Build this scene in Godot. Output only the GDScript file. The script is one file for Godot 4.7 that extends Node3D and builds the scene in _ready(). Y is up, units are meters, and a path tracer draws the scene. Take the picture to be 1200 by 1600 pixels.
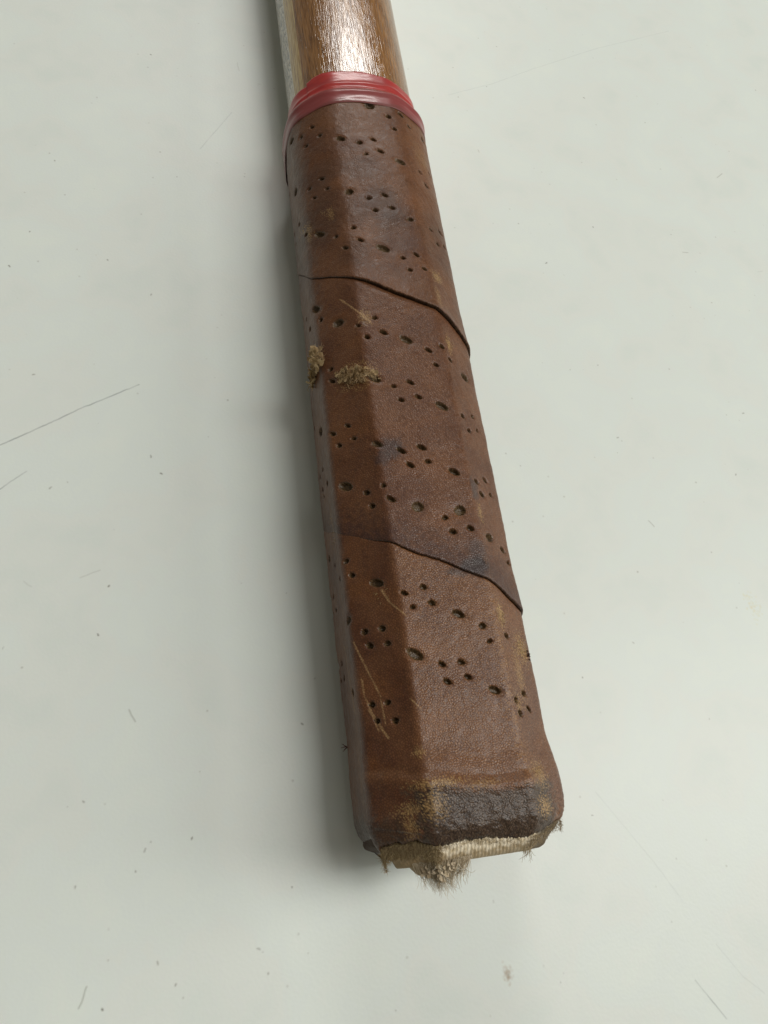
extends Node3D

# A worn leather tennis grip lying on a white table. Lengths below are millimetres along (s) and round (u) the handle.
const MM := 0.001
const BASE := Vector2(0.0, 1.0)
var corner := [Vector2(-9.282, 1.0), Vector2(-18.55, 8.6), Vector2(-18.3, 25.418), Vector2(-9.282, 32.268), Vector2(9.282, 32.268), Vector2(18.0, 25.418), Vector2(18.0, 8.6), Vector2(9.282, 1.0)]
var reach := PackedFloat32Array()      # arc length at each corner
var round_length := 0.0

# perforations of the leather: s, u pairs
var large_holes := PackedFloat32Array([181.4, 50.8, 169.1, 41.9, 161.7, 56.5, 177.6, 67.8, 179.1, 26.0, 150.4, 42.1, 141.9, 56.3, 140.4, 32.7, 131.7, 48.2, 161.5, 24.7, 112.1, 34.8, 105.0, 50.1, 119.3, 28.8, 94.6, 41.6, 87.3, 55.6, 78.2, 40.1, 71.0, 55.7, 97.7, 65.3, 70.9, 31.7, 63.2, 46.7, 62.0, 55.4, 89.1, 22.6, 56.5, 62.3, 48.3, 35.8, 40.1, 51.3, 42.4, 28.2, 33.0, 41.6, 60.5, 15.8, 25.0, 55.8, 29.1, 24.9])
var small_holes := PackedFloat32Array([178.3, 55.4, 180.6, 59.5, 174.0, 56.6, 177.7, 61.9, 167.5, 46.7, 168.8, 50.3, 163.3, 47.9, 164.6, 51.6, 176.9, 34.5, 176.0, 30.6, 172.6, 36.3, 171.6, 31.9, 161.7, 63.1, 157.7, 35.3, 156.6, 31.3, 153.5, 36.4, 152.8, 32.5, 148.1, 46.8, 149.4, 50.8, 144.1, 47.9, 145.2, 52.1, 164.4, 67.9, 158.1, 64.8, 138.5, 41.8, 137.1, 37.1, 134.4, 43.1, 132.7, 39.1, 141.3, 62.7, 143.3, 67.1, 137.8, 64.7, 138.9, 67.8, 129.0, 52.6, 130.4, 56.1, 125.4, 53.8, 126.2, 57.6, 150.0, 24.7, 153.1, 18.3, 143.2, 28.4, 148.8, 19.2, 158.0, 12.5, 175.7, 14.1, 169.0, 17.1, 169.8, 12.7, 126.9, 16.1, 122.2, 21.3, 130.1, 12.4, 116.9, 24.1, 115.3, 30.2, 109.2, 39.6, 111.1, 43.7, 105.8, 41.3, 107.0, 45.2, 102.2, 54.8, 103.4, 58.4, 98.2, 56.0, 100.4, 60.4, 92.4, 45.6, 93.4, 49.4, 88.9, 46.8, 89.6, 50.7, 100.7, 31.5, 97.5, 31.5, 98.5, 14.2, 94.3, 15.5, 84.8, 34.0, 84.3, 30.1, 81.3, 35.0, 80.9, 31.4, 76.3, 45.1, 77.0, 49.5, 72.8, 46.5, 73.6, 50.4, 85.5, 61.0, 86.9, 65.0, 82.4, 62.6, 83.6, 66.0, 80.3, 20.6, 84.2, 11.7, 80.7, 16.3, 75.4, 23.4, 76.7, 17.7, 74.6, 18.4, 67.9, 36.3, 68.4, 40.2, 65.2, 41.4, 64.6, 37.1, 69.4, 61.6, 70.8, 65.2, 66.7, 62.8, 67.5, 66.3, 60.5, 52.0, 57.3, 53.1, 57.9, 56.9, 54.7, 66.7, 52.0, 68.1, 54.5, 29.8, 51.3, 30.8, 56.6, 21.9, 52.2, 25.6, 64.0, 11.9, 46.0, 45.2, 45.0, 41.3, 42.7, 46.4, 42.1, 42.5, 51.4, 16.3, 51.7, 12.5, 48.1, 17.3, 48.4, 13.4, 39.3, 32.0, 39.1, 35.7, 36.4, 32.7, 36.0, 36.4, 37.4, 55.7, 34.3, 56.6, 35.5, 61.7, 30.7, 46.5, 30.8, 50.3, 36.8, 16.5, 27.4, 47.0, 27.9, 51.1, 37.2, 12.6, 33.7, 14.1, 33.4, 17.5, 25.4, 31.6, 25.2, 34.8, 22.3, 32.3, 21.7, 35.9, 24.4, 64.0, 23.0, 60.7, 20.5, 61.2, 21.4, 64.7])
# dark specks on the table: x, z pairs
var specks := PackedFloat32Array([-91.3, -119.9, -85.9, -118.4, -61.5, -243.5, -57.7, -244.1, -58.3, -237.5, -50.2, -189.6, -60.3, -173.9, -30.3, -191.7, -91.5, -179.8, -84.2, -192.8, -89.4, -165.2, -69.0, -156.3, -57.6, -144.9, -93.8, -153.2, -57.8, -94.3, -55.6, -89.9, -44.0, -99.9, -66.8, -61.9, -69.0, -50.9, -76.6, -88.1, -80.0, -87.0, -87.6, -49.5, -70.7, -16.8, -73.7, -16.3, -60.9, -3.1, -58.0, -7.9, -71.8, -1.6, -53.8, 17.1, -56.8, 13.2, -38.1, 13.6, -37.6, 14.1, -36.8, 17.7, -66.3, 18.9, -31.2, 3.8, -65.6, 11.2, -59.3, -6.3, -50.1, -7.8, -46.5, -32.2, -26.3, -27.3, -23.0, -37.0, 67.6, -268.2, 58.9, -244.7, 97.1, -244.1, 83.6, -178.9, 63.0, -162.3, 70.3, -122.9, 65.1, -121.2, 70.0, -97.9, 57.4, -38.8, 41.5, -31.6, 36.1, -1.3, 10.4, 25.3, 53.5, 9.8, 21.0, 28.3, 9.8, 12.3, 54.0, -2.3, 113.2, -141.6, 178.0, -259.5, 130.2, -177.3, 103.8, -84.7, 114.5, -105.7, 79.0, -91.0, 22.0, 26.9])

var rng := RandomNumberGenerator.new()
var rough_noise := FastNoiseLite.new()
var fine_noise := FastNoiseLite.new()
var broad_noise := FastNoiseLite.new()


func _ready():
	# ---- camera
	var cam := Camera3D.new()
	cam.name = "camera"
	cam.fov = 69.42
	cam.near = 0.005
	cam.far = 20.0
	var side := Vector3(0.97274208, 0.19253036, 0.12924743)
	var up := Vector3(0.03713859, 0.42082338, -0.90638204)
	var ahead := Vector3(0.2288964, -0.88647603, -0.4022023)
	cam.transform = Transform3D(Basis(side, up, -ahead).orthonormalized(), Vector3(-44.182, 165.265, -2.228) * MM)
	add_child(cam)
	cam.current = true
	# ---- the room's own light and the exposure
	var we := WorldEnvironment.new()
	we.name = "room_light"
	var env := Environment.new()
	env.background_mode = Environment.BG_COLOR
	env.background_color = Color(0.645, 0.622, 0.575)
	env.background_energy_multiplier = 0.5
	env.tonemap_mode = Environment.TONE_MAPPER_LINEAR
	env.tonemap_exposure = 0.89
	env.sdfgi_enabled = true
	env.ssao_enabled = true
	env.ssil_enabled = true
	we.environment = env
	add_child(we)
	# ---- lamps: a ceiling light above to the right, one farther off, and a window low on the right
	lamp("ceiling_light", "long white ceiling light above the right side of the table", "ceiling light", Vector3(0.9, 1.75, -0.05), Vector3(0.9, 0.0, -0.05), Vector2(1.3, 0.35), 2.1, Color(1.0, 0.99, 0.97))
	lamp("ceiling_light", "white ceiling light beyond the far end of the table", "ceiling light", Vector3(0.35, 1.75, -2.5), Vector3(0.35, 0.0, -2.5), Vector2(0.9, 0.4), 3.4, Color(1.0, 0.99, 0.97))
	lamp("window", "tall bright window to the right of the table", "window", Vector3(2.1, 1.15, 0.05), Vector3(0.0, 0.55, 0.0), Vector2(1.1, 1.2), 2.3, Color(1.0, 0.995, 0.97))

	rough_noise.seed = 11
	rough_noise.frequency = 0.6
	rough_noise.fractal_octaves = 3
	fine_noise.seed = 5
	fine_noise.frequency = 2.2
	fine_noise.fractal_octaves = 2
	broad_noise.seed = 23
	broad_noise.frequency = 0.055
	broad_noise.fractal_octaves = 3
	rng.seed = 4

	build_table()
	var at := 0.0
	for i in 8:
		reach.append(at)
		at += corner[i].distance_to(corner[(i + 1) % 8])
	round_length = at
	build_racket()


func lamp(called: String, label: String, category: String, where: Vector3, target: Vector3, size: Vector2, energy: float, tint: Color):
	var o := Node3D.new()
	o.name = called
	add_child(o, true)
	var aim := Vector3.FORWARD if absf((target - where).normalized().y) > 0.99 else Vector3.UP
	o.transform = Transform3D(Basis.looking_at(target - where, aim), where)
	o.set_meta("label", label)
	o.set_meta("category", category)
	var m := MeshInstance3D.new()
	m.name = "diffuser" if category != "window" else "pane"
	var b := BoxMesh.new()
	b.size = Vector3(size.x, size.y, 0.02)
	m.mesh = b
	var g := StandardMaterial3D.new()
	g.albedo_color = Color(0.9, 0.9, 0.9)
	g.emission_enabled = true
	g.emission = tint
	g.emission_energy_multiplier = 0.8
	m.material_override = g
	o.add_child(m)
	var f := MeshInstance3D.new()
	f.name = "frame"
	var fb := BoxMesh.new()
	fb.size = Vector3(size.x + 0.08, size.y + 0.08, 0.03)
	f.mesh = fb
	f.position = Vector3(0, 0, 0.026)
	f.material_override = plain_material(Color(0.8, 0.8, 0.8), 0.5)
	o.add_child(f)
	var l := AreaLight3D.new()
	l.name = "light"
	l.area_size = size
	l.light_energy = energy
	l.light_color = tint
	l.shadow_enabled = true
	l.area_range = 12.0
	l.position = Vector3(0, 0, -0.014)
	o.add_child(l)


func plain_material(c: Color, roughness: float) -> StandardMaterial3D:
	var m := StandardMaterial3D.new()
	m.albedo_color = c
	m.roughness = roughness
	return m


func noise_texture(size: int, frequency: float, kind: int, octaves: int, ramp: Gradient = null, number := 1) -> NoiseTexture2D:
	var n := FastNoiseLite.new()
	n.noise_type = kind
	n.frequency = frequency
	n.fractal_octaves = octaves
	n.seed = number
	if kind == FastNoiseLite.TYPE_CELLULAR:
		n.cellular_return_type = FastNoiseLite.RETURN_DISTANCE2_SUB
		n.fractal_type = FastNoiseLite.FRACTAL_NONE if octaves < 2 else FastNoiseLite.FRACTAL_FBM
	var t := NoiseTexture2D.new()
	t.width = size
	t.height = size
	t.seamless = true
	t.noise = n
	if ramp:
		t.color_ramp = ramp
	return t


func ramp_of(stops: Array) -> Gradient:
	var g := Gradient.new()
	var where := PackedFloat32Array()
	var what := PackedColorArray()
	for s in stops:
		where.append(s[0])
		what.append(s[1])
	g.offsets = where
	g.colors = what
	return g


# ------------------------------------------------------------------ table
func build_table():
	const SPAN := 410.0
	var im := Image.create(2048, 2048, false, Image.FORMAT_RGB8)
	var ground := Color(0.868, 0.895, 0.88)
	im.fill(ground)
	var to_px := 2048.0 / SPAN
	# dust specks and short marks
	for i in range(0, specks.size(), 2):
		var c := Vector2(specks[i] + 130.0, specks[i + 1] + 340.0) * to_px
		var a := rng.randf() * TAU
		var n := rng.randi_range(1, 5)
		var dark := rng.randf_range(0.2, 0.6)
		for k in n:
			a += rng.randf_range(-0.35, 0.35)
			dab(im, c, rng.randf_range(0.4, 0.9), Color(0.36, 0.35, 0.32), dark * rng.randf_range(0.6, 1.0))
			c += Vector2(cos(a), sin(a)) * 0.8
	for i in 420:
		var c := Vector2(rng.randf(), rng.randf()) * 2040.0
		dab(im, c, rng.randf_range(0.5, 1.3), Color(0.4, 0.39, 0.34), rng.randf_range(0.06, 0.3))
	for i in 35:      # faint short hairs and nicks
		var c := Vector2(rng.randf(), rng.randf()) * 2000.0 + Vector2(20, 20)
		var a := rng.randf() * TAU
		var strength := rng.randf_range(0.05, 0.22)
		for k in rng.randi_range(6, 26):
			a += rng.randf_range(-0.12, 0.12)
			dab(im, c, 0.7, Color(0.4, 0.4, 0.36), strength)
			c += Vector2(cos(a), sin(a)) * 0.9
	# scratches, in x z
	scratch(im, [Vector2(-97, -95.6), Vector2(-83.6, -103), Vector2(-75.2, -108), Vector2(-65.8, -112.9), Vector2(-60.5, -115.6)], 1.1, 0.34)
	scratch(im, [Vector2(-93, -85), Vector2(-89, -88.6), Vector2(-85.5, -91.4)], 0.9, 0.3)
	scratch(im, [Vector2(43.1, -238.2), Vector2(61.8, -246.9), Vector2(79.2, -257.2), Vector2(94.3, -265.4), Vector2(110.1, -274), Vector2(148.6, -291.6)], 0.8, 0.10)
	scratch(im, [Vector2(38, -6), Vector2(47.8, 9.6), Vector2(52.5, 18.2)], 0.7, 0.08)
	scratch(im, [Vector2(57.5, 27), Vector2(61.7, 33.6), Vector2(65.7, 37.4)], 0.7, 0.08)
	scratch(im, [Vector2(50.5, 32.5), Vector2(55.4, 40.3)], 0.8, 0.4)
	scratch(im, [Vector2(-43.1, -202.2), Vector2(-32.7, -219.8)], 0.8, 0.18)
	# two small yellowed spots
	for k in 60:
		dab(im, (Vector2(94.8 + rng.randfn() * 1.1, -46.1 + rng.randfn() * 1.8) + Vector2(130, 340)) * to_px, 1.5, Color(0.86, 0.80, 0.62), 0.12)
		dab(im, (Vector2(10.3 + rng.randfn() * 0.5, 25.3 + rng.randfn() * 1.0) + Vector2(130, 340)) * to_px, 1.3, Color(0.6, 0.5, 0.4), 0.10)
	var m := StandardMaterial3D.new()
	m.albedo_texture = ImageTexture.create_from_image(im)
	m.roughness = 0.40
	m.metallic_specular = 0.42
	m.heightmap_enabled = true
	m.heightmap_texture = noise_texture(2048, 0.22, FastNoiseLite.TYPE_SIMPLEX_SMOOTH, 3, null, 8)
	m.heightmap_scale = 0.0016
	m.detail_enabled = true
	m.detail_blend_mode = BaseMaterial3D.BLEND_MODE_MUL
	m.detail_albedo = noise_texture(1024, 0.012, FastNoiseLite.TYPE_SIMPLEX, 5, ramp_of([[0.0, Color(0.965, 0.972, 0.965)], [0.35, Color(0.99, 0.985, 0.978)], [0.6, Color(0.985, 0.99, 0.985)], [1.0, Color(1, 1, 0.985)]]), 3)
	var st := SurfaceTool.new()
	st.begin(Mesh.PRIMITIVE_TRIANGLES)
	var lo := Vector3(-0.72, -0.03, -0.95)
	var hi := Vector3(0.78, 0.0, 0.45)
	var faces := [[Vector3(lo.x, hi.y, lo.z), Vector3(hi.x, hi.y, lo.z), Vector3(hi.x, hi.y, hi.z), Vector3(lo.x, hi.y, hi.z)], [Vector3(lo.x, lo.y, hi.z), Vector3(hi.x, lo.y, hi.z), Vector3(hi.x, lo.y, lo.z), Vector3(lo.x, lo.y, lo.z)],
		[Vector3(lo.x, hi.y, hi.z), Vector3(hi.x, hi.y, hi.z), Vector3(hi.x, lo.y, hi.z), Vector3(lo.x, lo.y, hi.z)], [Vector3(hi.x, hi.y, lo.z), Vector3(lo.x, hi.y, lo.z), Vector3(lo.x, lo.y, lo.z), Vector3(hi.x, lo.y, lo.z)],
		[Vector3(hi.x, hi.y, hi.z), Vector3(hi.x, hi.y, lo.z), Vector3(hi.x, lo.y, lo.z), Vector3(hi.x, lo.y, hi.z)], [Vector3(lo.x, hi.y, lo.z), Vector3(lo.x, hi.y, hi.z), Vector3(lo.x, lo.y, hi.z), Vector3(lo.x, lo.y, lo.z)]]
	st.set_smooth_group(-1)
	for f in faces:
		for k in [0, 1, 2, 0, 2, 3]:
			var p: Vector3 = f[k]
			st.set_uv(Vector2((p.x / MM + 130.0) / SPAN, (p.z / MM + 340.0 + p.y / MM) / SPAN))
			st.add_vertex(p)
	st.generate_normals()
	var o := MeshInstance3D.new()
	o.name = "table_top"
	o.mesh = st.commit()
	o.material_override = m
	o.set_meta("kind", "structure")
	o.set_meta("label", "glossy white table top with fine scratches and dark specks")
	add_child(o)


func dab(im: Image, c: Vector2, r: float, tint: Color, strength: float):
	var x0 := int(c.x - r - 1)
	var y0 := int(c.y - r - 1)
	var span := int(2 * r + 3)
	for y in range(y0, y0 + span + 1):
		for x in range(x0, x0 + span + 1):
			if x < 0 or y < 0 or x >= 2048 or y >= 2048:
				continue
			var f := clampf(r + 0.5 - Vector2(x, y).distance_to(c), 0.0, 1.0) * strength
			if f > 0.0:
				im.set_pixel(x, y, im.get_pixel(x, y).lerp(tint, f))


func scratch(im: Image, line: Array, width: float, strength: float):
	var k := 2048.0 / 410.0
	for i in line.size() - 1:
		var a: Vector2 = (line[i] + Vector2(130, 340)) * k
		var b: Vector2 = (line[i + 1] + Vector2(130, 340)) * k
		var n := int(a.distance_to(b) / 0.7)
		for j in n:
			var p := a.lerp(b, float(j) / n)
			var f := 0.75 + 0.6 * rough_noise.get_noise_2d(p.x * 0.05, p.y * 0.05)
			dab(im, p + Vector2(0, 0.8 * rough_noise.get_noise_2d(p.x * 0.1, 7.0)), width * 0.55, Color(0.36, 0.39, 0.40), strength * clampf(f, 0.1, 1.0))


# ------------------------------------------------------------------ the eight-sided handle
# where the arc length u lies on the rounded octagon: point and outward normal
func profile(u: float, r: float) -> Array:
	u = fposmod(u, round_length)
	var i := 7
	while reach[i] > u:
		i -= 1
	var a: Vector2 = corner[i]
	var b: Vector2 = corner[(i + 1) % 8]
	var along := (b - a).normalized()
	var n := Vector2(-along.y, along.x)
	var length := a.distance_to(b)
	var t := u - reach[i]
	for end in 2:
		var j := (i + end) % 8
		var prev: Vector2 = (corner[j] - corner[(j + 7) % 8]).normalized()
		var next: Vector2 = (corner[(j + 1) % 8] - corner[j]).normalized()
		var n0 := Vector2(-prev.y, prev.x)
		var n1 := Vector2(-next.y, next.x)
		var turn := n0.angle_to(n1)
		var d := r * tan(absf(turn) * 0.5)
		var past := t if end == 0 else t - length
		if absf(past) < d:
			var v := n0.rotated(turn * (past + d) / (2.0 * d))
			var mid := (n0 + n1).normalized()
			return [corner[j] - mid * r / cos(turn * 0.5) + v * r, v]
	return [a + along * t, n]


# the shaft has planed-off corners: part octagon, part oval
func rounder(pr: Array, share: float) -> Array:
	var half := Vector2(19.6, 16.2) if share < 0.7 else Vector2(18.9, 16.2)
	var mid := Vector2(1.3, 16.6)
	var d: Vector2 = (pr[0] - mid) / half
	var oval := mid + d.normalized() * half
	return [pr[0].lerp(oval, share), (pr[1] as Vector2).lerp((d.normalized() / half).normalized(), share).normalized()]


func place(p: Vector2, n: Vector2, s: float, off: float) -> Vector3:
	var q := BASE + (p - BASE) * (1.0 + 0.000344 * s) + n * off
	return Vector3(q.x, q.y, -s) * MM


func bell(x: float, width: float) -> float:
	return exp(-x * x / (width * width))


# a sheet of nu x nv points as one mesh
func sheet(pos: PackedVector3Array, col: PackedColorArray, uv: PackedVector2Array, nu: int, nv: int) -> ArrayMesh:
	var normal := PackedVector3Array()
	normal.resize(nu * nv)
	for j in nv:
		var below := maxi(j - 1, 0) * nu
		var above := mini(j + 1, nv - 1) * nu
		var row := j * nu
		for i in nu:
			var l := maxi(i - 1, 0)
			var r := mini(i + 1, nu - 1)
			normal[row + i] = (pos[row + r] - pos[row + l]).cross(pos[above + i] - pos[below + i]).normalized()
	var index := PackedInt32Array()
	index.resize((nu - 1) * (nv - 1) * 6)
	var k := 0
	for j in nv - 1:
		for i in nu - 1:
			var a := j * nu + i
			index[k] = a
			index[k + 1] = a + nu
			index[k + 2] = a + 1
			index[k + 3] = a + 1
			index[k + 4] = a + nu
			index[k + 5] = a + nu + 1
			k += 6
	var arrays := []
	arrays.resize(Mesh.ARRAY_MAX)
	arrays[Mesh.ARRAY_VERTEX] = pos
	arrays[Mesh.ARRAY_NORMAL] = normal
	arrays[Mesh.ARRAY_COLOR] = col
	arrays[Mesh.ARRAY_TEX_UV] = uv
	arrays[Mesh.ARRAY_INDEX] = index
	var m := ArrayMesh.new()
	m.add_surface_from_arrays(Mesh.PRIMITIVE_TRIANGLES, arrays)
	return m


func part(called: String, mesh: Mesh, m: Material, parent: Node3D, label := "") -> MeshInstance3D:
	var o := MeshInstance3D.new()
	o.name = called
	o.mesh = mesh
	o.material_override = m
	if label:
		o.set_meta("label", label)
	parent.add_child(o, true)
	return o


func steps(from: float, to: float, fine_from: float, fine_to: float, fine: float, coarse: float) -> PackedFloat32Array:
	var out := PackedFloat32Array()
	var u := from
	while u < to - 0.001:
		out.append(u)
		u += fine if u >= fine_from and u < fine_to else coarse
	out.append(to)
	return out


# lower edges of the turns of the leather strip
func upper_seam(u: float) -> float:
	return 128.0 + 0.5 * maxf(0.0, 29.0 - u) * smoothstep(4.0, 12.0, u) - 0.50 * (u - 30.0) + 0.45 * rough_noise.get_noise_2d(u * 0.14, 3.0) + 0.06 * fine_noise.get_noise_2d(u * 0.8, 9.0) - 0.9 * bell(u - 63.0, 5.0) * -1.0

func lower_seam(u: float) -> float:
	return 61.2 - 0.47 * (u - 28.2) + 0.4 * rough_noise.get_noise_2d(u * 0.14, 30.0) + 0.07 * fine_noise.get_noise_2d(u * 0.8, 19.0)

func leather_end(u: float) -> float:
	var s := 0.2
	if u < 42.0:
		s = lerpf(1.5, 0.0, clampf((u - 36.0) / 5.0, 0.0, 1.0)) - 2.6 * smoothstep(30.5, 28.0, u)
	elif u > 50.0:
		s = 0.1 - 0.7 * bell(u - 57.0, 5.0) + 1.6 * smoothstep(60.0, 68.0, u)
	return s + 0.7 * rough_noise.get_noise_2d(u * 0.5, 60.0) + 0.35 * fine_noise.get_noise_2d(u, 61.0)

func crease(u: float) -> float:
	return 10.4 - 0.18 * (u - 46.0) + 0.012 * maxf(u - 46.0, 0.0) * maxf(u - 46.0, 0.0) * 0.8 + 0.5 * rough_noise.get_noise_2d(u * 0.2, 41.0)


func segment_distance(p: Vector2, a: Vector2, b: Vector2) -> float:
	var d := b - a
	return p.distance_to(a + d * clampf((p - a).dot(d) / d.length_squared(), 0.0, 1.0))


var scratches := [[37.8, 29.4, 26.5, 33.7, 0.14], [26.8, 30.6, 20.6, 32.4, 0.16], [24.6, 31.0, 19.0, 34.1, 0.22], [26.0, 33.6, 21.5, 34.0, 0.12], [25.1, 39.4, 23.0, 41.2, 0.12], [30.5, 30.2, 27.0, 30.4, 0.12], [44.0, 37.8, 40.5, 41.0, 0.12], [112.5, 40.5, 109.8, 42.6, 0.3], [118.5, 36.0, 112.0, 40.8, 0.18], [46.5, 36.8, 44.0, 38.0, 0.2], [39.0, 21.8, 25.5, 24.6, 0.18], [68.5, 23.4, 61.0, 24.6, 0.16]]
# ink and grease stains: s, u, half length along s, half length along u, strength
var stains := [[77.0, 43.2, 2.6, 2.6, 0.75], [74.6, 40.8, 1.8, 1.8, 0.6], [67.3, 60.0, 3.0, 1.4, 0.75], [49.6, 56.5, 2.2, 3.4, 0.95], [48.8, 52.5, 1.0, 2.4, 0.7], [52.5, 57.5, 3.0, 2.0, 0.55], [146.0, 50.0, 6.0, 5.0, 0.3], [137.0, 52.0, 8.0, 6.0, 0.25]]
# scuffed tan patches
var scuffs := [[39.8, 60.8, 2.6, 1.3, 1.0], [33.3, 66.5, 3.4, 2.2, 0.9], [22.3, 61.2, 2.4, 1.0, 0.7], [28.0, 63.5, 6.0, 1.5, 0.6], [125.0, 61.2, 1.8, 1.8, 0.9], [105.0, 61.0, 2.6, 0.9, 0.9], [111.2, 41.6, 2.4, 1.6, 0.6], [143.0, 29.5, 3.0, 1.6, 0.7], [145.0, 36.6, 2.0, 1.0, 0.5], [62.0, 60.5, 2.0, 0.8, 0.8], [96.5, 37.5, 3.4, 4.6, 0.8], [106.0, 24.5, 3.0, 2.4, 0.7], [168.0, 65.0, 5.0, 3.0, 0.3], [9.3, 62.3, 2.6, 2.6, 0.75], [4.0, 62.0, 1.8, 2.4, 1.0], [10.0, 42.0, 1.0, 5.0, 0.9], [6.5, 41.0, 2.6, 2.2, 0.75], [6.4, 36.8, 1.2, 3.0, 0.7], [3.6, 36.6, 2.6, 1.5, 0.7], [9.0, 50.0, 0.8, 4.0, 0.45], [15.5, 39.6, 1.0, 1.2, 0.7], [118.0, 60.0, 3.0, 1.0, 0.5]]


func leather_color(s: float, u: float, which: int) -> Color:
	var broad := broad_noise.get_noise_2d(s, u * 1.3)
	var mid := rough_noise.get_noise_2d(s, u)
	var fine := fine_noise.get_noise_2d(s, u)
	var c := Color(0.115, 0.047, 0.027).lerp(Color(0.175, 0.082, 0.048), clampf(0.5 + 1.1 * broad + 0.25 * mid, 0.0, 1.0))
	c = c.lerp(Color(0.20, 0.085, 0.035), clampf(0.9 * broad_noise.get_noise_2d(s * 1.7 + 70.0, u + 40.0), 0.0, 0.5))
	# grain showing lighter through the worn top of the last turn
	if which == 2:
		var worn := smoothstep(38.0, 42.0, u) * (1.0 - 0.4 * smoothstep(58.0, 66.0, u))
		c = c.lerp(Color(0.30, 0.165, 0.095), worn * clampf(0.25 + 1.3 * fine, 0.0, 0.75))
	else:
		c = c.lerp(Color(0.24, 0.13, 0.08), clampf(0.9 * fine, 0.0, 0.35))
	# purplish dark dye along the edge of the middle turn
	if which == 1:
		var d := s - lower_seam(u)
		c = c.lerp(Color(0.066, 0.033, 0.034), clampf(0.75 - 0.09 * d + 0.5 * mid, 0.0, 0.8))
	if which == 0:
		c = c.lerp(Color(0.09, 0.046, 0.032), clampf(0.40 + 0.8 * broad_noise.get_noise_2d(s + 200.0, u) - 0.02 * absf(s - 145.0), 0.0, 0.7))
		c = c.lerp(Color(0.21, 0.088, 0.035), 0.6 * smoothstep(56.0, 63.0, u + 2.5 * mid) * smoothstep(135.0, 160.0, s))
	# rubbed ridges
	var ridge := bell(u - 58.6, 1.3) * smoothstep(60.0, 30.0, s) * 0.9 + bell(u - 24.6, 0.9) * (0.45 if s < 70.0 else 0.2)
	c = c.lerp(Color(0.30, 0.17, 0.085), clampf(ridge * (0.3 + 1.3 * mid + 0.8 * fine), 0.0, 0.8))
	c = Color(c.r * 0.97, c.g * 0.89, c.b * 0.67)
	for k in stains:
		var x := Vector2((s - k[0]) / k[2], (u - k[1]) / k[3]).length() + 0.35 * mid
		if x < 1.3:
			c = c.lerp(Color(0.050, 0.043, 0.046), 0.8 * k[4] * smoothstep(1.25, 0.55, x))
	if which == 2 and s < 14.0:
		# the blackened, rubbed band round the butt
		var top := crease(u) - 1.9 + 0.8 * mid
		var dark := smoothstep(top + 0.9, top - 0.9, s + 0.8 * fine) * smoothstep(35.5, 39.5, u + 3.5 * mid + 1.5 * fine) * smoothstep(67.0, 63.5, u + 2.0 * mid)
		c = c.lerp(Color(0.034, 0.024, 0.018).lerp(Color(0.105, 0.072, 0.048), clampf(0.5 + 1.8 * fine + 0.6 * mid, 0.0, 1.0)), 0.92 * dark)
		c = c.lerp(Color(0.19, 0.085, 0.036), 0.7 * bell(s - crease(u) + 0.2, 1.6) * (1.0 - dark))
		c = c.lerp(Color(0.065, 0.04, 0.026), 0.7 * smoothstep(7.0, 4.5, s + mid) * smoothstep(37.0, 35.0, u))
		c = c.lerp(Color(0.10, 0.085, 0.075), 0.6 * smoothstep(11.0, 5.0, s) * smoothstep(27.0, 22.0, u + mid))
	for k in scuffs:
		var x := Vector2((s - k[0]) / k[2], (u - k[1]) / k[3]).length()
		if x < 1.3:
			var f := smoothstep(0.22, 0.42, 0.6 * (1.1 - x) + 0.55 * rough_noise.get_noise_2d(s * 3.6, u * 3.6) + 0.75 * fine)
			c = c.lerp(Color(0.42, 0.27, 0.11), 0.9 * k[4] * f)
	var at := Vector2(s, u)
	for k in scratches:
		if absf(s - k[0]) < 16.0:
			var d := segment_distance(at, Vector2(k[0], k[1]), Vector2(k[2], k[3])) + 0.15 * mid
			if d < k[4] * 1.6:
				c = c.lerp(Color(0.40, 0.25, 0.12), 0.8 * smoothstep(k[4] * 1.6, k[4] * 0.5, d))
	return c


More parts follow.
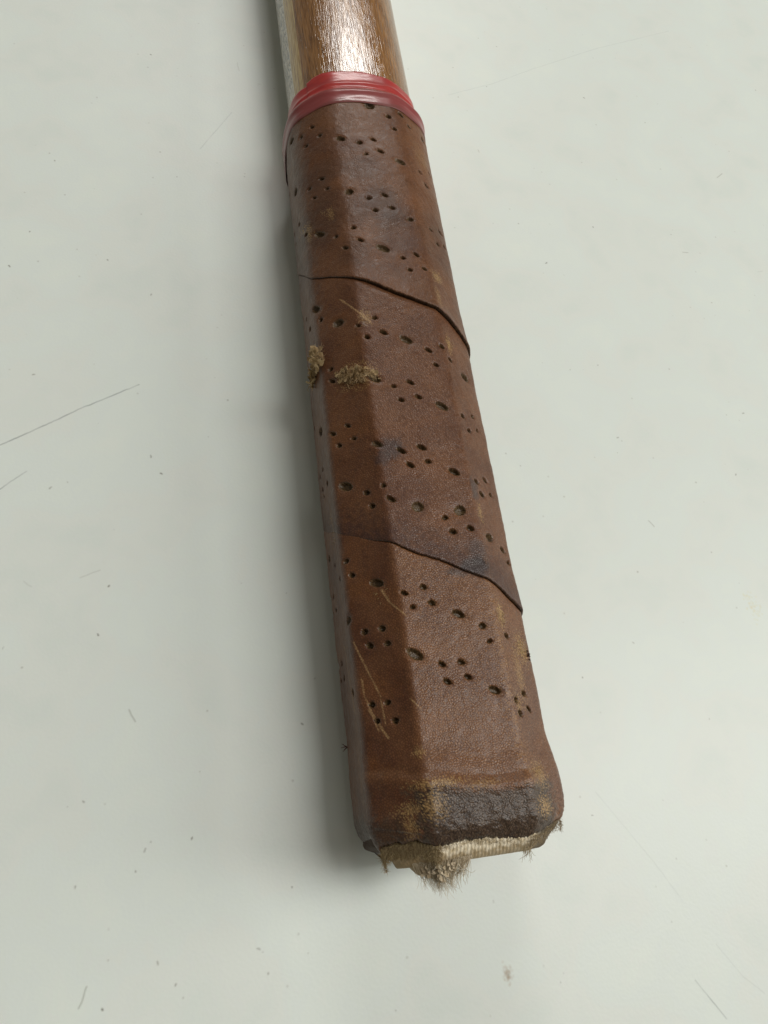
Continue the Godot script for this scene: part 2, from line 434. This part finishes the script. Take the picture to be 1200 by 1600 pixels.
func leather_turn(which: int, m: Material, parent: Node3D, label: String):
	const FINE := 0.2
	var us := steps(0.0, round_length, 9.0, 80.0, FINE, 1.2)
	var nu := us.size()
	var longest := 0.0
	var low := PackedFloat32Array()
	var high := PackedFloat32Array()
	for u in us:
		var a := leather_end(u) if which == 2 else (lower_seam(u) if which == 1 else upper_seam(u))
		var b := 188.0 if which == 0 else ((upper_seam(u) if which == 1 else lower_seam(u)) + 4.5)
		low.append(a)
		high.append(b)
		if u > 9.0 and u < 80.0:
			longest = maxf(longest, b - a)
	# rows: the cut edge first, then even steps
	var head := [[0.2, -0.75], [0.0, -0.3], [-0.04, 0.15], [0.0, 0.55], [0.12, 0.82], [0.32, 0.96]]
	var nv := head.size() + int(ceil(longest / 0.22))
	var body := nv - head.size()
	var off := PackedFloat32Array()
	var hole := PackedFloat32Array()
	off.resize(nu * nv)
	hole.resize(nu * nv)
	var along := PackedFloat32Array()
	along.resize(nu * nv)
	for j in nv:
		for i in nu:
			along[j * nu + i] = low[i] + head[j][0] if j < head.size() else lerpf(low[i] + 0.3, high[i], float(j - head.size() + 1) / body)
	# perforations
	for kind in 2:
		var list := large_holes if kind == 0 else small_holes
		for h in range(0, list.size(), 2):
			var hs := list[h]
			var hu := list[h + 1]
			var wide := (1.42 if kind == 0 else 0.80) * rng.randf_range(0.8, 1.15)
			var tall := wide * rng.randf_range(0.62, 0.92)
			var depth := (1.0 if kind == 0 else 1.0) * rng.randf_range(0.8, 1.1)
			var lean := rng.randf_range(-0.35, 0.35)
			var from := us.bsearch(hu - 2.2)
			var to := mini(us.bsearch(hu + 2.2), nu - 1)
			for i in range(from, to + 1):
				var step := (high[i] - low[i] - 0.3) / body
				var j0 := head.size() - 1 + int((hs - 2.2 - low[i] - 0.3) / step)
				var j1 := head.size() + int((hs + 2.2 - low[i] - 0.3) / step)
				if j1 < head.size() or j0 >= nv:
					continue
				for j in range(maxi(j0, head.size()), mini(j1, nv - 1) + 1):
					var at := j * nu + i
					var ds := along[at] - hs
					var du := us[i] - hu
					var x := Vector2((ds + lean * du) / tall, (du + 0.3 * ds) / wide).length() + 0.10 * fine_noise.get_noise_2d(along[at] * 1.5, us[i] * 1.5)
					if x < 1.7:
						var deep := smoothstep(1.0, 0.5, x)
						off[at] -= depth * deep - 0.09 * bell(x - 0.8, 0.10) + (0.10 * smoothstep(1.6, 1.0, x))
						hole[at] = maxf(hole[at], deep)
	var pos := PackedVector3Array()
	var col := PackedColorArray()
	var uv := PackedVector2Array()
	pos.resize(nu * nv)
	col.resize(nu * nv)
	uv.resize(nu * nv)
	var ps := []
	for u in us:
		ps.append(profile(u, 2.5) + rounder(profile(u, 8.0), 0.5))
	for i in nu:
		var u := us[i]
		var shown := u > 8.5 and u < 81.0
		var thick := 0.55
		if which == 0:
			thick = 0.30 + 0.7 * smoothstep(35.0, 46.0, u) - 0.25 * smoothstep(62.0, 70.0, u)
		elif which == 1:
			thick = 0.03 + 0.30 * smoothstep(33.0, 42.0, u) + 0.25 * smoothstep(58.0, 66.0, u)
		var sink := 0.08 + 0.45 * smoothstep(33.0, 42.0, u) if which == 2 else 0.40
		var above := 999.0
		if which > 0:
			above = upper_seam(u) if which == 1 else lower_seam(u)
		var fold := crease(u)
		for j in nv:
			var at := j * nu + i
			var s := along[at]
			var d := s - low[i]
			var o := off[at]
			if which < 2:
				o += thick * exp(-maxf(d, 0.0) / 4.5)
			if j < head.size():
				o = lerpf(-0.55, o, 0.5 + 0.5 * head[j][1]) if which < 2 else o - 0.9 * (1.0 - head[j][1])
			if s > above - 1.0:
				o -= sink * smoothstep(-0.6, 0.5, s - above)
			if shown:
				o += 0.16 * broad_noise.get_noise_2d(s * 1.6, u * 1.6) + 0.05 * rough_noise.get_noise_2d(s * 0.8, u * 0.8)
				if which == 1:
					o -= 0.10 * bell(s - 96.5, 2.6) * bell(u - 38.0, 3.5)
			if which == 2 and s < 22.0:
				var top := smoothstep(24.0, 32.0, u) * smoothstep(66.0, 58.0, u)
				o += (0.35 + 0.6 * smoothstep(24.0, 34.0, u)) * smoothstep(fold + 6.5, fold - 3.0, s) + top * (0.3 * bell(s - fold + 1.2, 1.3) - 0.22 * bell(s - fold - 0.6, 0.8))
				var e := clampf((3.6 - s) / 4.6, 0.0, 1.0)
				o -= 2.6 * e * e + 2.2 * smoothstep(6.0, -1.0, s) * (smoothstep(30.0, 22.0, u) + 0.6 * smoothstep(63.0, 70.0, u))
				if shown:
					o += 0.15 * rough_noise.get_noise_2d(s * 1.5, u * 0.7) * smoothstep(10.0, 4.0, s)
					o += 0.35 * smoothstep(0.0, 0.4, s - (4.4 - 0.45 * (u - 28.0) * 0.5)) * smoothstep(6.5, 5.0, s) * smoothstep(40.0, 37.0, u)
			var soft := smoothstep(50.0, 180.0, s)
			pos[at] = place(ps[i][0].lerp(ps[i][2], soft), ps[i][1].lerp(ps[i][3], soft).normalized(), s, o)
			uv[at] = Vector2(u, s) / 26.0
			var c := Color(0.12, 0.055, 0.03)
			if shown:
				c = leather_color(s, u, which)
				if j < 4 and (which == 0 or which == 1 and u > 34.0 + 3.0 * rough_noise.get_noise_2d(u, 5.0)):
					c = Color(0.055, 0.034, 0.020).lerp(Color(0.24, 0.155, 0.08), clampf(1.1 * fine_noise.get_noise_2d(u * 1.4, s * 2.0), 0.0, 0.5))
				if j < 4 and which == 2:
					c = Color(0.10, 0.07, 0.04)
				# inside a perforation the raw, dirty leather shows
				if hole[at] > 0.0:
					var v := fine_noise.get_noise_2d(u * 2.0, s * 2.0)
					var raw := Color(0.17, 0.112, 0.052).lerp(Color(0.075, 0.047, 0.022), clampf(0.5 + 1.2 * v, 0.0, 1.0))
					c = c.lerp(raw, smoothstep(0.0, 0.15, hole[at]))
			col[at] = c
	part("leather_wrap", sheet(pos, col, uv, nu, nv), m, parent, label)


# a strand: a thin tube that wanders from p along dir (all in millimetres)
func strand(st: SurfaceTool, p: Vector3, dir: Vector3, length: float, r: float, curl: float, droop: float, c: Color, n := 5):
	var rings := []
	for k in n + 1:
		var a := dir.cross(Vector3(0.31, 0.77, 0.55)).normalized()
		var b := dir.cross(a)
		var rr := r * (1.0 - 0.65 * float(k) / n)
		rings.append([p + a * rr, p + (-a * 0.5 + b * 0.87) * rr, p + (-a * 0.5 - b * 0.87) * rr])
		dir = (dir + Vector3(rng.randfn(), rng.randfn(), rng.randfn()) * curl + Vector3(0, -droop, 0)).normalized()
		p += dir * length / n
		if p.y < 0.15:
			p.y = 0.15
			dir.y = absf(dir.y) * 0.2
	st.set_color(c)
	for k in n:
		for e in 3:
			var f := (e + 1) % 3
			for v in [rings[k][e], rings[k][f], rings[k + 1][e], rings[k][f], rings[k + 1][f], rings[k + 1][e]]:
				st.add_vertex(v * MM)


# a torn scale of leather: a ragged, curled sheet with a thin edge
func flake(st: SurfaceTool, p: Vector3, along: Vector3, out: Vector3, size: float, c: Color):
	var across := along.cross(out).normalized()
	var up := across.cross(along).normalized()
	var curl := rng.randf_range(0.1, 0.9)
	var rows := []
	for j in 5:
		var t := j / 4.0
		var wide := size * (0.45 * sqrt(t * 1.05) + 0.12) * (1.0 if j < 4 else 0.55)
		var row := []
		for i in 4:
			var x := (i / 3.0 - 0.5) * 2.0 * wide + rng.randfn() * 0.07 * size
			row.append(p + along * (t * size + rng.randfn() * 0.06 * size) + across * x + up * (size * (curl * t * t - 0.25 * x * x / (size * size)) + 0.04 * rng.randfn() * size))
		rows.append(row)
	st.set_color(c)
	for side in 2:
		var drop := -up * 0.07 * side
		for j in 4:
			for i in 3:
				var q := [rows[j][i], rows[j][i + 1], rows[j + 1][i + 1], rows[j + 1][i]]
				for v in ([0, 1, 2, 0, 2, 3] if side == 0 else [0, 2, 1, 0, 3, 2]):
					st.add_vertex((q[v] + drop) * MM)


func start() -> SurfaceTool:
	var st := SurfaceTool.new()
	st.begin(Mesh.PRIMITIVE_TRIANGLES)
	return st


func finish(st: SurfaceTool) -> ArrayMesh:
	st.generate_normals()
	return st.commit()


func on_handle(s: float, u: float, off: float) -> Vector3:
	var pr := profile(u, 2.5)
	return place(pr[0], pr[1], s, off) / MM

func out_of_handle(u: float) -> Vector3:
	var n: Vector2 = profile(u, 2.5)[1]
	return Vector3(n.x, n.y, 0)

func along_round(u: float) -> Vector3:
	var n: Vector2 = profile(u, 2.5)[1]
	return Vector3(n.y, -n.x, 0)


func tinted(roughness: float) -> StandardMaterial3D:
	var m := StandardMaterial3D.new()
	m.vertex_color_use_as_albedo = true
	m.roughness = roughness
	return m


# a band round the handle between two lines, with its own outward offset and colour
func band(us: PackedFloat32Array, nv: int, r: float, low: Callable, high: Callable, off: Callable, tint: Callable, uv_scale: Vector2) -> ArrayMesh:
	var nu := us.size()
	var pos := PackedVector3Array()
	var col := PackedColorArray()
	var uv := PackedVector2Array()
	for j in nv:
		for u in us:
			var t := float(j) / (nv - 1)
			var s: float = lerpf(low.call(u), high.call(u), t)
			var pr := rounder(profile(u, r), 0.8 if r > 10.0 else 0.5) if r > 5.0 else profile(u, r)
			pos.append(place(pr[0], pr[1], s, off.call(s, u, t)))
			col.append(tint.call(s, u))
			uv.append(Vector2(u * uv_scale.x, s * uv_scale.y))
	return sheet(pos, col, uv, nu, nv)


func build_racket():
	var racket := Node3D.new()
	racket.name = "tennis_racket"
	racket.set_meta("label", "old wooden racket handle with worn perforated brown leather grip and red tape")
	racket.set_meta("category", "tennis racket")
	add_child(racket)

	# ---- wooden shaft
	var wood := tinted(0.17)
	wood.albedo_texture = streaks([[0.0, Color(0.62, 0.56, 0.5)], [0.42, Color(0.9, 0.87, 0.84)], [0.6, Color(1, 1, 1)], [0.78, Color(1, 1, 1)], [1.0, Color(1, 0.98, 0.9)]], 21)
	wood.heightmap_enabled = true
	wood.heightmap_texture = streaks([[0.0, Color.BLACK], [1.0, Color.WHITE]], 33)
	wood.heightmap_scale = 0.0065
	wood.clearcoat_enabled = true
	wood.clearcoat = 0.25
	wood.clearcoat_roughness = 0.22
	wood.metallic_specular = 0.6
	var shaft_low := func(_u): return 184.0
	var shaft_high := func(_u): return 330.0
	var shaft_off := func(s, u, _t): return -1.75 + 0.05 * broad_noise.get_noise_2d(s * 0.6, u * 3.0)
	var brown := func(s, u):
		var v: float = fine_noise.get_noise_2d(s * 0.06, u * 1.3) + 0.5 * rough_noise.get_noise_2d(s * 0.05, u * 0.5)
		return Color(0.19, 0.083, 0.022).lerp(Color(0.33, 0.165, 0.052), clampf(0.5 + 0.9 * v, 0.0, 1.0))
	var pale := func(s, u):
		var v: float = fine_noise.get_noise_2d(s * 0.08, u * 1.5)
		return Color(0.44, 0.28, 0.09).lerp(Color(0.54, 0.39, 0.16), clampf(0.5 + v, 0.0, 1.0))
	var worn := func(s, u):
		var v: float = rough_noise.get_noise_2d(s * 0.45, u * 1.2) + 0.6 * fine_noise.get_noise_2d(s * 0.5, u)
		var c := Color(0.58, 0.52, 0.42).lerp(Color(0.70, 0.66, 0.58), clampf(0.5 + broad_noise.get_noise_2d(s * 4.0, u * 9.0), 0.0, 1.0))
		return c.lerp(Color(0.06, 0.06, 0.065), 0.9 * smoothstep(0.0, 0.12, v) * smoothstep(26.4, 25.6, u) * smoothstep(199.0, 205.0, s))
	var shaft := part("wooden_shaft", band(steps(31.4, 94.0, 31.0, 72.0, 0.3, 1.5), 240, 12.0, shaft_low, shaft_high, shaft_off, brown, Vector2(0.06, 0.0022)), wood, racket)
	var proud := func(s, u, _t): return -1.75 + 0.05 * broad_noise.get_noise_2d(s * 0.6, u * 3.0)
	part("pale_lamination", band(steps(26.4, 31.45, 26.4, 31.4, 0.25, 0.2), 240, 12.0, shaft_low, shaft_high, proud, pale, Vector2(0.06, 0.0022)), wood, shaft, "pale yellow strip of wood along the left edge of the shaft")
	part("painted_side", band(steps(0.0, 26.45, 12.0, 26.4, 0.25, 1.2), 300, 12.0, shaft_low, shaft_high, shaft_off, worn, Vector2(0.06, 0.0022)), wood, shaft, "worn pale side of the shaft with flaked black print")
	part("wooden_back", band(steps(93.8, 116.1, 0.0, 0.0, 1.0, 1.5), 60, 12.0, shaft_low, shaft_high, shaft_off, brown, Vector2(0.06, 0.0022)), wood, shaft)

	# ---- leather strip, three turns in sight
	var leather := tinted(0.45)
	leather.metallic_specular = 0.45
	leather.albedo_texture = noise_texture(1024, 0.055, FastNoiseLite.TYPE_CELLULAR, 1, ramp_of([[0.0, Color(0.74, 0.71, 0.68)], [0.35, Color(0.95, 0.945, 0.94)], [1.0, Color(1, 1, 1)]]), 2)
	leather.heightmap_enabled = true
	leather.heightmap_texture = noise_texture(1024, 0.055, FastNoiseLite.TYPE_CELLULAR, 1, null, 2)
	leather.heightmap_scale = 0.0055
	leather.roughness_texture = noise_texture(1024, 0.006, FastNoiseLite.TYPE_SIMPLEX, 5, ramp_of([[0.0, Color(0.72, 0.72, 0.72)], [0.5, Color(0.9, 0.9, 0.9)], [1.0, Color(1, 1, 1)]]), 77)
	leather_turn(2, leather, racket, "lowest turn of the leather strip with blackened rubbed band at the butt")
	leather_turn(1, leather, racket, "middle turn of the leather strip with torn fuzzy spots")
	leather_turn(0, leather, racket, "upper turn of the leather strip below the red tape")

	build_tape(racket)
	build_butt(racket)
	build_fluff(racket)


func streaks(stops: Array, number: int) -> NoiseTexture2D:
	return noise_texture(1024, 0.03, FastNoiseLite.TYPE_SIMPLEX, 4, ramp_of(stops), number)


func build_tape(racket: Node3D):
	var film := tinted(0.34)
	film.clearcoat_enabled = true
	film.clearcoat = 0.2
	film.clearcoat_roughness = 0.15
	var us := steps(0.0, round_length, 9.0, 80.0, 0.3, 1.5)
	var low := func(u):
		return 182.2 + 0.3 * rough_noise.get_noise_2d(u * 0.12, 80.0) + 0.9 * bell(u - 62.0, 7.0) * -0.4 - 5.5 * smoothstep(21.0, 15.0, u) * smoothstep(9.0, 13.0, u)
	var high := func(u): return 195.0 + 0.35 * rough_noise.get_noise_2d(u * 0.25, 90.0)
	var off := func(s, u, t):
		var o: float = 0.27 - 1.64 * smoothstep(187.2, 190.6, s)
		o += 0.3 * bell(s - 186.6, 1.0) - 0.25 * bell(s - 188.6, 0.8) + 0.22 * bell(s - 191.6 - 0.03 * (u - 45.0), 0.7) + 0.10 * rough_noise.get_noise_2d(s * 0.3, u * 0.10) + 0.06 * broad_noise.get_noise_2d(s * 4.0, u)
		if u < 24.0:
			o += 0.3 * smoothstep(22.0, 16.0, u) * smoothstep(188.0, 182.0, s)
		return o - 0.16 * bell(t, 0.02) - 0.12 * bell(1.0 - t, 0.02)
	var red := func(s, u):
		var v: float = broad_noise.get_noise_2d(s * 3.0, u * 2.0)
		var c := Color(0.22, 0.042, 0.04).lerp(Color(0.37, 0.03, 0.028), smoothstep(186.5, 190.0, s + 1.5 * v))
		return c.lerp(Color(0.12, 0.045, 0.04), 0.5 * smoothstep(183.6, 182.6, s + v))
	var tape := part("red_tape", band(us, 70, 8.0, low, high, off, red, Vector2(0.05, 0.05)), film, racket)
	var low2 := func(u): return 188.6 + 0.4 * rough_noise.get_noise_2d(u * 0.2, 95.0) - 0.02 * (u - 45.0)
	var high2 := func(u): return 195.9 + 0.8 * smoothstep(33.0, 37.0, u) * smoothstep(62.0, 48.0, u) + 0.25 * rough_noise.get_noise_2d(u * 0.5, 99.0)
	var off2 := func(s, u, t): return off.call(s, u, 0.5) + 0.16 - 0.2 * bell(t, 0.03) - 0.2 * bell(1.0 - t, 0.03)
	part("tape_overlap", band(steps(34.0, 104.0, 30.0, 80.0, 0.3, 1.5), 40, 8.0, low2, high2, off2, func(s, u): return Color(0.39, 0.03, 0.028).lerp(Color(0.30, 0.025, 0.024), clampf(0.5 + broad_noise.get_noise_2d(s * 4.0, u * 2.0), 0.0, 1.0)), Vector2(0.05, 0.05)), film, tape)


func build_butt(racket: Node3D):
	# woven canvas folded over the end of the handle, then the end face
	var cloth := tinted(0.95)
	var us := steps(0.0, round_length, 24.0, 74.0, 0.11, 1.0)
	var off := func(s, u, _t):
		var e := clampf((1.0 - s) / 3.8, 0.0, 1.0)
		var o := -0.9 - 3.0 * (1.0 - sqrt(maxf(1.0 - e * e, 0.0)))
		o -= smoothstep(1.5, -2.0, s) * (2.6 * smoothstep(33.0, 29.0, u) + 4.0 * smoothstep(29.5, 26.5, u) + 1.6 * smoothstep(60.0, 66.0, u) + 4.0 * smoothstep(67.0, 71.0, u))
		o += 0.10 * sin(TAU * u / 0.66 + 0.5 * sin(s * 3.0)) * (0.55 + 0.45 * sin(TAU * s / 0.8 + PI * floor(u / 0.66))) + 0.12 * rough_noise.get_noise_2d(s, u * 0.5)
		return o
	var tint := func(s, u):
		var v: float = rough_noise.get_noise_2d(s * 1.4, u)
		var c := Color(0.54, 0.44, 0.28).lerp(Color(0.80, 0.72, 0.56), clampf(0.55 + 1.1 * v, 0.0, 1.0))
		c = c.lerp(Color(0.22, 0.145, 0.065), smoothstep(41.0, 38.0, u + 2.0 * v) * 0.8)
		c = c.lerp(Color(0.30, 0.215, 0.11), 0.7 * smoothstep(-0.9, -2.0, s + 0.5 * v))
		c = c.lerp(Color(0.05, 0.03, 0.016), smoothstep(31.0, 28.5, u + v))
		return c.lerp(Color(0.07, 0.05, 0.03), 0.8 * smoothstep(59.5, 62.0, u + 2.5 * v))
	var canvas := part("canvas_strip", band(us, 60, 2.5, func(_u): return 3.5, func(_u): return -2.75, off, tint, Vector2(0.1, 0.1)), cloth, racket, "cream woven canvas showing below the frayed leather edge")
	# end face: a fan closing the canvas
	var st := start()
	st.set_color(Color(0.28, 0.2, 0.11))
	for i in 72:
		var ua := round_length * i / 72.0
		var ub := round_length * (i + 1) / 72.0
		var a := on_handle(-2.74, ua, off.call(-2.74, ua, 0.0) - 0.05)
		var b := on_handle(-2.74, ub, off.call(-2.74, ub, 0.0) - 0.05)
		for v in [Vector3(0, 16.6, 2.9), a, b]:
			st.add_vertex(v * MM)
	part("end_face", finish(st), cloth, canvas)
	# torn flap of cloth hanging from the end
	var flap := func(s0, s1, u0, u1, sag, c0):
		var pos := PackedVector3Array()
		var col := PackedColorArray()
		var uv := PackedVector2Array()
		for j in 18:
			for i in 40:
				var fu := i / 39.0
				var fs := j / 17.0
				var u: float = lerpf(u0, u1, fu)
				var ragged: float = 0.25 + 0.75 * sin(PI * pow(fu, 0.8)) + 0.2 * rough_noise.get_noise_2d(fu * 5.0, s0)
				var s: float = lerpf(s0, s1, fs * ragged)
				var p := on_handle(s, u, -2.2 - 0.3 * fs)
				p.y -= sag * fs * fs + 0.7 * sin(fu * 7.0 + fs * 3.0) * fs
				p.y = maxf(p.y, 0.3)
				pos.append(p * MM)
				var v: float = rough_noise.get_noise_2d(fu * 20.0, fs * 8.0)
				col.append(c0.lerp(Color(0.48, 0.40, 0.29), clampf(0.3 + v, 0.0, 1.0)))
				uv.append(Vector2(fu, fs))
		return sheet(pos, col, uv, 40, 18)
	var rag := part("torn_flap", flap.call(-1.6, -4.9, 34.0, 46.0, 3.0, Color(0.30, 0.23, 0.145)), cloth, racket, "torn tan flap of cloth hanging from the butt")
	var hairs := start()
	for k in 1000:
		var u := rng.randf_range(34.5, 47.0)
		var p := on_handle(-2.0 - rng.randf() * 2.6 * bell(u - 40.5, 4.0), u, -2.1) + Vector3(0, -1.0 * rng.randf() * bell(u - 40.0, 3.0), 0)
		var tip := on_handle(-7.6 + rng.randfn() * 0.8, 41.8 + rng.randfn() * 0.8, -5.0)
		strand(hairs, p, ((tip - p).normalized() + Vector3(rng.randfn() * 0.18, rng.randfn() * 0.15, 0.1)).normalized(), minf(rng.randf_range(0.8, 5.0), p.distance_to(tip) * 1.1), 0.038, 0.13, 0.03, Color(0.30, 0.22, 0.12).lerp(Color(0.66, 0.57, 0.42), rng.randf()), 6)
	for k in 16:           # a few thick curled threads
		var u := rng.randf_range(40.0, 46.5)
		strand(hairs, on_handle(-2.6 - 1.2 * rng.randf(), u, -2.3), Vector3(0.5 * rng.randfn(), -0.2, 1.0).normalized(), rng.randf_range(2.5, 4.6), 0.09, 0.45, 0.0, Color(0.5, 0.42, 0.29).lerp(Color(0.68, 0.62, 0.5), rng.randf()), 10)
	for k in 46:           # shreds of cloth
		var u := rng.randf_range(36.0, 44.0)
		flake(hairs, on_handle(-2.6 - 2.6 * rng.randf() * bell(u - 40.0, 4.0), u, -2.2), Vector3(rng.randfn() * 0.4, -0.2, 1.0).normalized(), Vector3(rng.randfn() * 0.5, 1.0, 0.0).normalized(), rng.randf_range(0.25, 0.7), Color(0.30, 0.23, 0.14).lerp(Color(0.5, 0.42, 0.3), rng.randf()))
	var h := part("frayed_threads", finish(hairs), cloth, rag)
	h.set_meta("kind", "stuff")
	var fuzz := start()
	for k in 2200:         # suede fluff at the left half of the edge
		var u := rng.randf_range(28.5, 41.5)
		var s := leather_end(u) - rng.randf_range(-0.4, 2.4)
		var p := on_handle(s, u, -0.75 - 0.30 * maxf(0.5 - s, 0.0))
		strand(fuzz, p, (Vector3(rng.randfn() * 0.5, 0.12 + rng.randfn() * 0.2, 1.0)).normalized(), rng.randf_range(0.4, 1.3), 0.04, 0.5, 0.05, Color(0.22, 0.15, 0.07).lerp(Color(0.46, 0.36, 0.2), rng.randf()), 4)
	for k in 700:          # short hairs along the rest of the edge, thicker at the right corner
		var u := rng.randf_range(41.0, 72.0) if k % 2 else rng.randf_range(57.0, 71.0)
		var s := leather_end(u) - rng.randf_range(-0.3, 0.7)
		if u > 56.0:
			s -= rng.randf_range(0.0, 1.2)
		var p := on_handle(s, u, -0.55 - 0.3 * maxf(0.5 - s, 0.0))
		strand(fuzz, p, (out_of_handle(u) * 0.1 + Vector3(rng.randfn() * 0.5, rng.randfn() * 0.2, 1.0)).normalized(), rng.randf_range(0.25, 0.9), 0.04, 0.5, 0.06, Color(0.10, 0.07, 0.04).lerp(Color(0.42, 0.32, 0.18), rng.randf()), 4)
	for k in 16:           # a small tag of threads near the right corner
		var p := on_handle(-2.6, rng.randf_range(56.0, 57.6), -1.6)
		strand(fuzz, p, Vector3(0.15 + rng.randfn() * 0.15, -0.3, 1.0).normalized(), rng.randf_range(1.0, 2.6), 0.05, 0.25, 0.08, Color(0.32, 0.24, 0.13), 5)
	var fz := part("frayed_edge", finish(fuzz), cloth, racket, "tan fuzz along the torn leather edge at the butt")
	fz.set_meta("kind", "stuff")


func build_fluff(racket: Node3D):
	var cloth := tinted(0.95)
	# the two torn spots of the middle turn, where the flesh side of the leather sticks out
	for spot in [[96.6, 37.6, 2.1, 5.0, 1100, 0.10, "torn fuzzy tan patch lying flat on the leather"], [104.8, 28.0, 3.4, 3.0, 1000, 0.5, "tan tuft of torn leather sticking out at the left edge"]]:
		var st := start()
		for k in spot[4]:
			var ds := rng.randf_range(-1.0, 1.0)
			var du := rng.randf_range(-1.0, 1.0)
			var u: float = spot[1] + du * spot[3]
			var s: float = spot[0] + ds * spot[2] - 0.25 * du * spot[3]
			var far := Vector2(ds * (1.0 + 0.5 * du), du).length() + 0.75 * rough_noise.get_noise_2d(s * 1.1, u * 0.8)
			if far > 0.85:
				continue
			var p := on_handle(s, u, rng.randf_range(0.0, 0.3) * clampf(1.0 - far, 0.0, 1.0) + 0.02)
			var lie := along_round(u) * (1.0 + 0.3 * rng.randfn()) + Vector3(0, 0, 0.45 + 0.5 * rng.randfn())
			if spot[5] > 0.3:
				lie = Vector3(0, 0, -1.0 + 0.3 * rng.randfn()) + along_round(u) * (0.5 * du + 0.35 * rng.randfn())
			var dir: Vector3 = (lie + out_of_handle(u) * (spot[5] * 0.6 + 0.15 * rng.randf())).normalized()
			var tone := Color(0.30, 0.195, 0.085).lerp(Color(0.70, 0.53, 0.31), clampf(rng.randf() * 0.7 + 0.15 + 0.6 * rough_noise.get_noise_2d(s * 1.5, u * 1.5), 0.0, 1.0))
			if k % 14 == 0:
				flake(st, p, dir, out_of_handle(u), rng.randf_range(0.6, 1.5), tone)
			else:
				strand(st, p, dir, rng.randf_range(0.6, 2.0), rng.randf_range(0.025, 0.055), 0.35, 0.12, tone, 6)
		if spot[5] > 0.3:
			for k in 60:
				var p := on_handle(spot[0] - 1.6 + rng.randfn() * 1.0, 24.0 + rng.randfn() * 1.4, 0.1)
				strand(st, p, Vector3(-1.0, 0.35 + rng.randfn() * 0.3, 0.1 + rng.randfn() * 0.3).normalized(), rng.randf_range(0.8, 2.6), rng.randf_range(0.06, 0.17), 0.5, 0.05, Color(0.34, 0.25, 0.12).lerp(Color(0.6, 0.46, 0.25), rng.randf()), 6)
				if k % 3 == 0:
					flake(st, p, Vector3(-1.0, 0.3 + rng.randfn() * 0.4, rng.randfn() * 0.5).normalized(), Vector3(0, 0.8, rng.randfn() * 0.5).normalized(), rng.randf_range(0.8, 1.8), Color(0.38, 0.28, 0.14).lerp(Color(0.6, 0.47, 0.26), rng.randf()))
		var o := part("torn_tuft", finish(st), cloth, racket, spot[6])
		o.set_meta("kind", "stuff")
	# small loose fibres caught in scuffs and on hole rims
	var st := start()
	for spot in [[125.0, 61.0, 26], [39.5, 60.8, 40], [105.5, 61.0, 26], [33.5, 66.5, 60], [143.0, 29.5, 26], [145.3, 36.5, 14], [5.0, 62.0, 50], [9.8, 62.2, 40], [6.4, 37.2, 70], [4.0, 36.8, 60], [9.9, 41.5, 26], [110.9, 41.4, 20], [61.5, 24.8, 16], [46.0, 37.0, 12], [66.0, 23.5, 8], [60.5, 60.8, 12]]:
		for k in spot[2]:
			var u: float = spot[1] + rng.randfn() * 0.9
			var s: float = spot[0] + rng.randfn() * 0.9
			var lift := 0.12 if s > 12.0 else 0.75
			strand(st, on_handle(s, u, lift), (along_round(u) * rng.randfn() + out_of_handle(u) * 0.25 + Vector3(0, 0, rng.randfn())).normalized(), rng.randf_range(0.3, 0.9), 0.035, 0.5, 0.2, Color(0.28, 0.19, 0.085).lerp(Color(0.5, 0.37, 0.18), rng.randf()), 3)
	var fibres := part("loose_fibres", finish(st), cloth, racket)
	fibres.set_meta("kind", "stuff")
	# a dark crumb with a hooked stalk on the right edge
	var crumb := start()
	for k in 7:
		strand(crumb, on_handle(32.6 + rng.randfn() * 0.5, 68.2, 0.15), (out_of_handle(68.2) + Vector3(0.2, -0.1, rng.randfn() * 0.6)).normalized(), rng.randf_range(0.3, 1.1), 0.22, 0.5, 0.1, Color(0.05, 0.02, 0.012), 5)
	part("dark_crumb", finish(crumb), cloth, racket, "dark crumb stuck to the right edge of the leather")
	var thread := start()
	for k in 4:
		strand(thread, on_handle(20.5, 12.0 + 0.2 * k, 0.1), Vector3(-1.0, 0.2 + rng.randfn() * 0.3, 0.4 - 0.3 * k).normalized(), 1.3, 0.12, 0.25, 0.0, Color(0.12, 0.03, 0.02), 4)
	part("red_thread", finish(thread), cloth, racket, "small dark red thread end on the left edge")
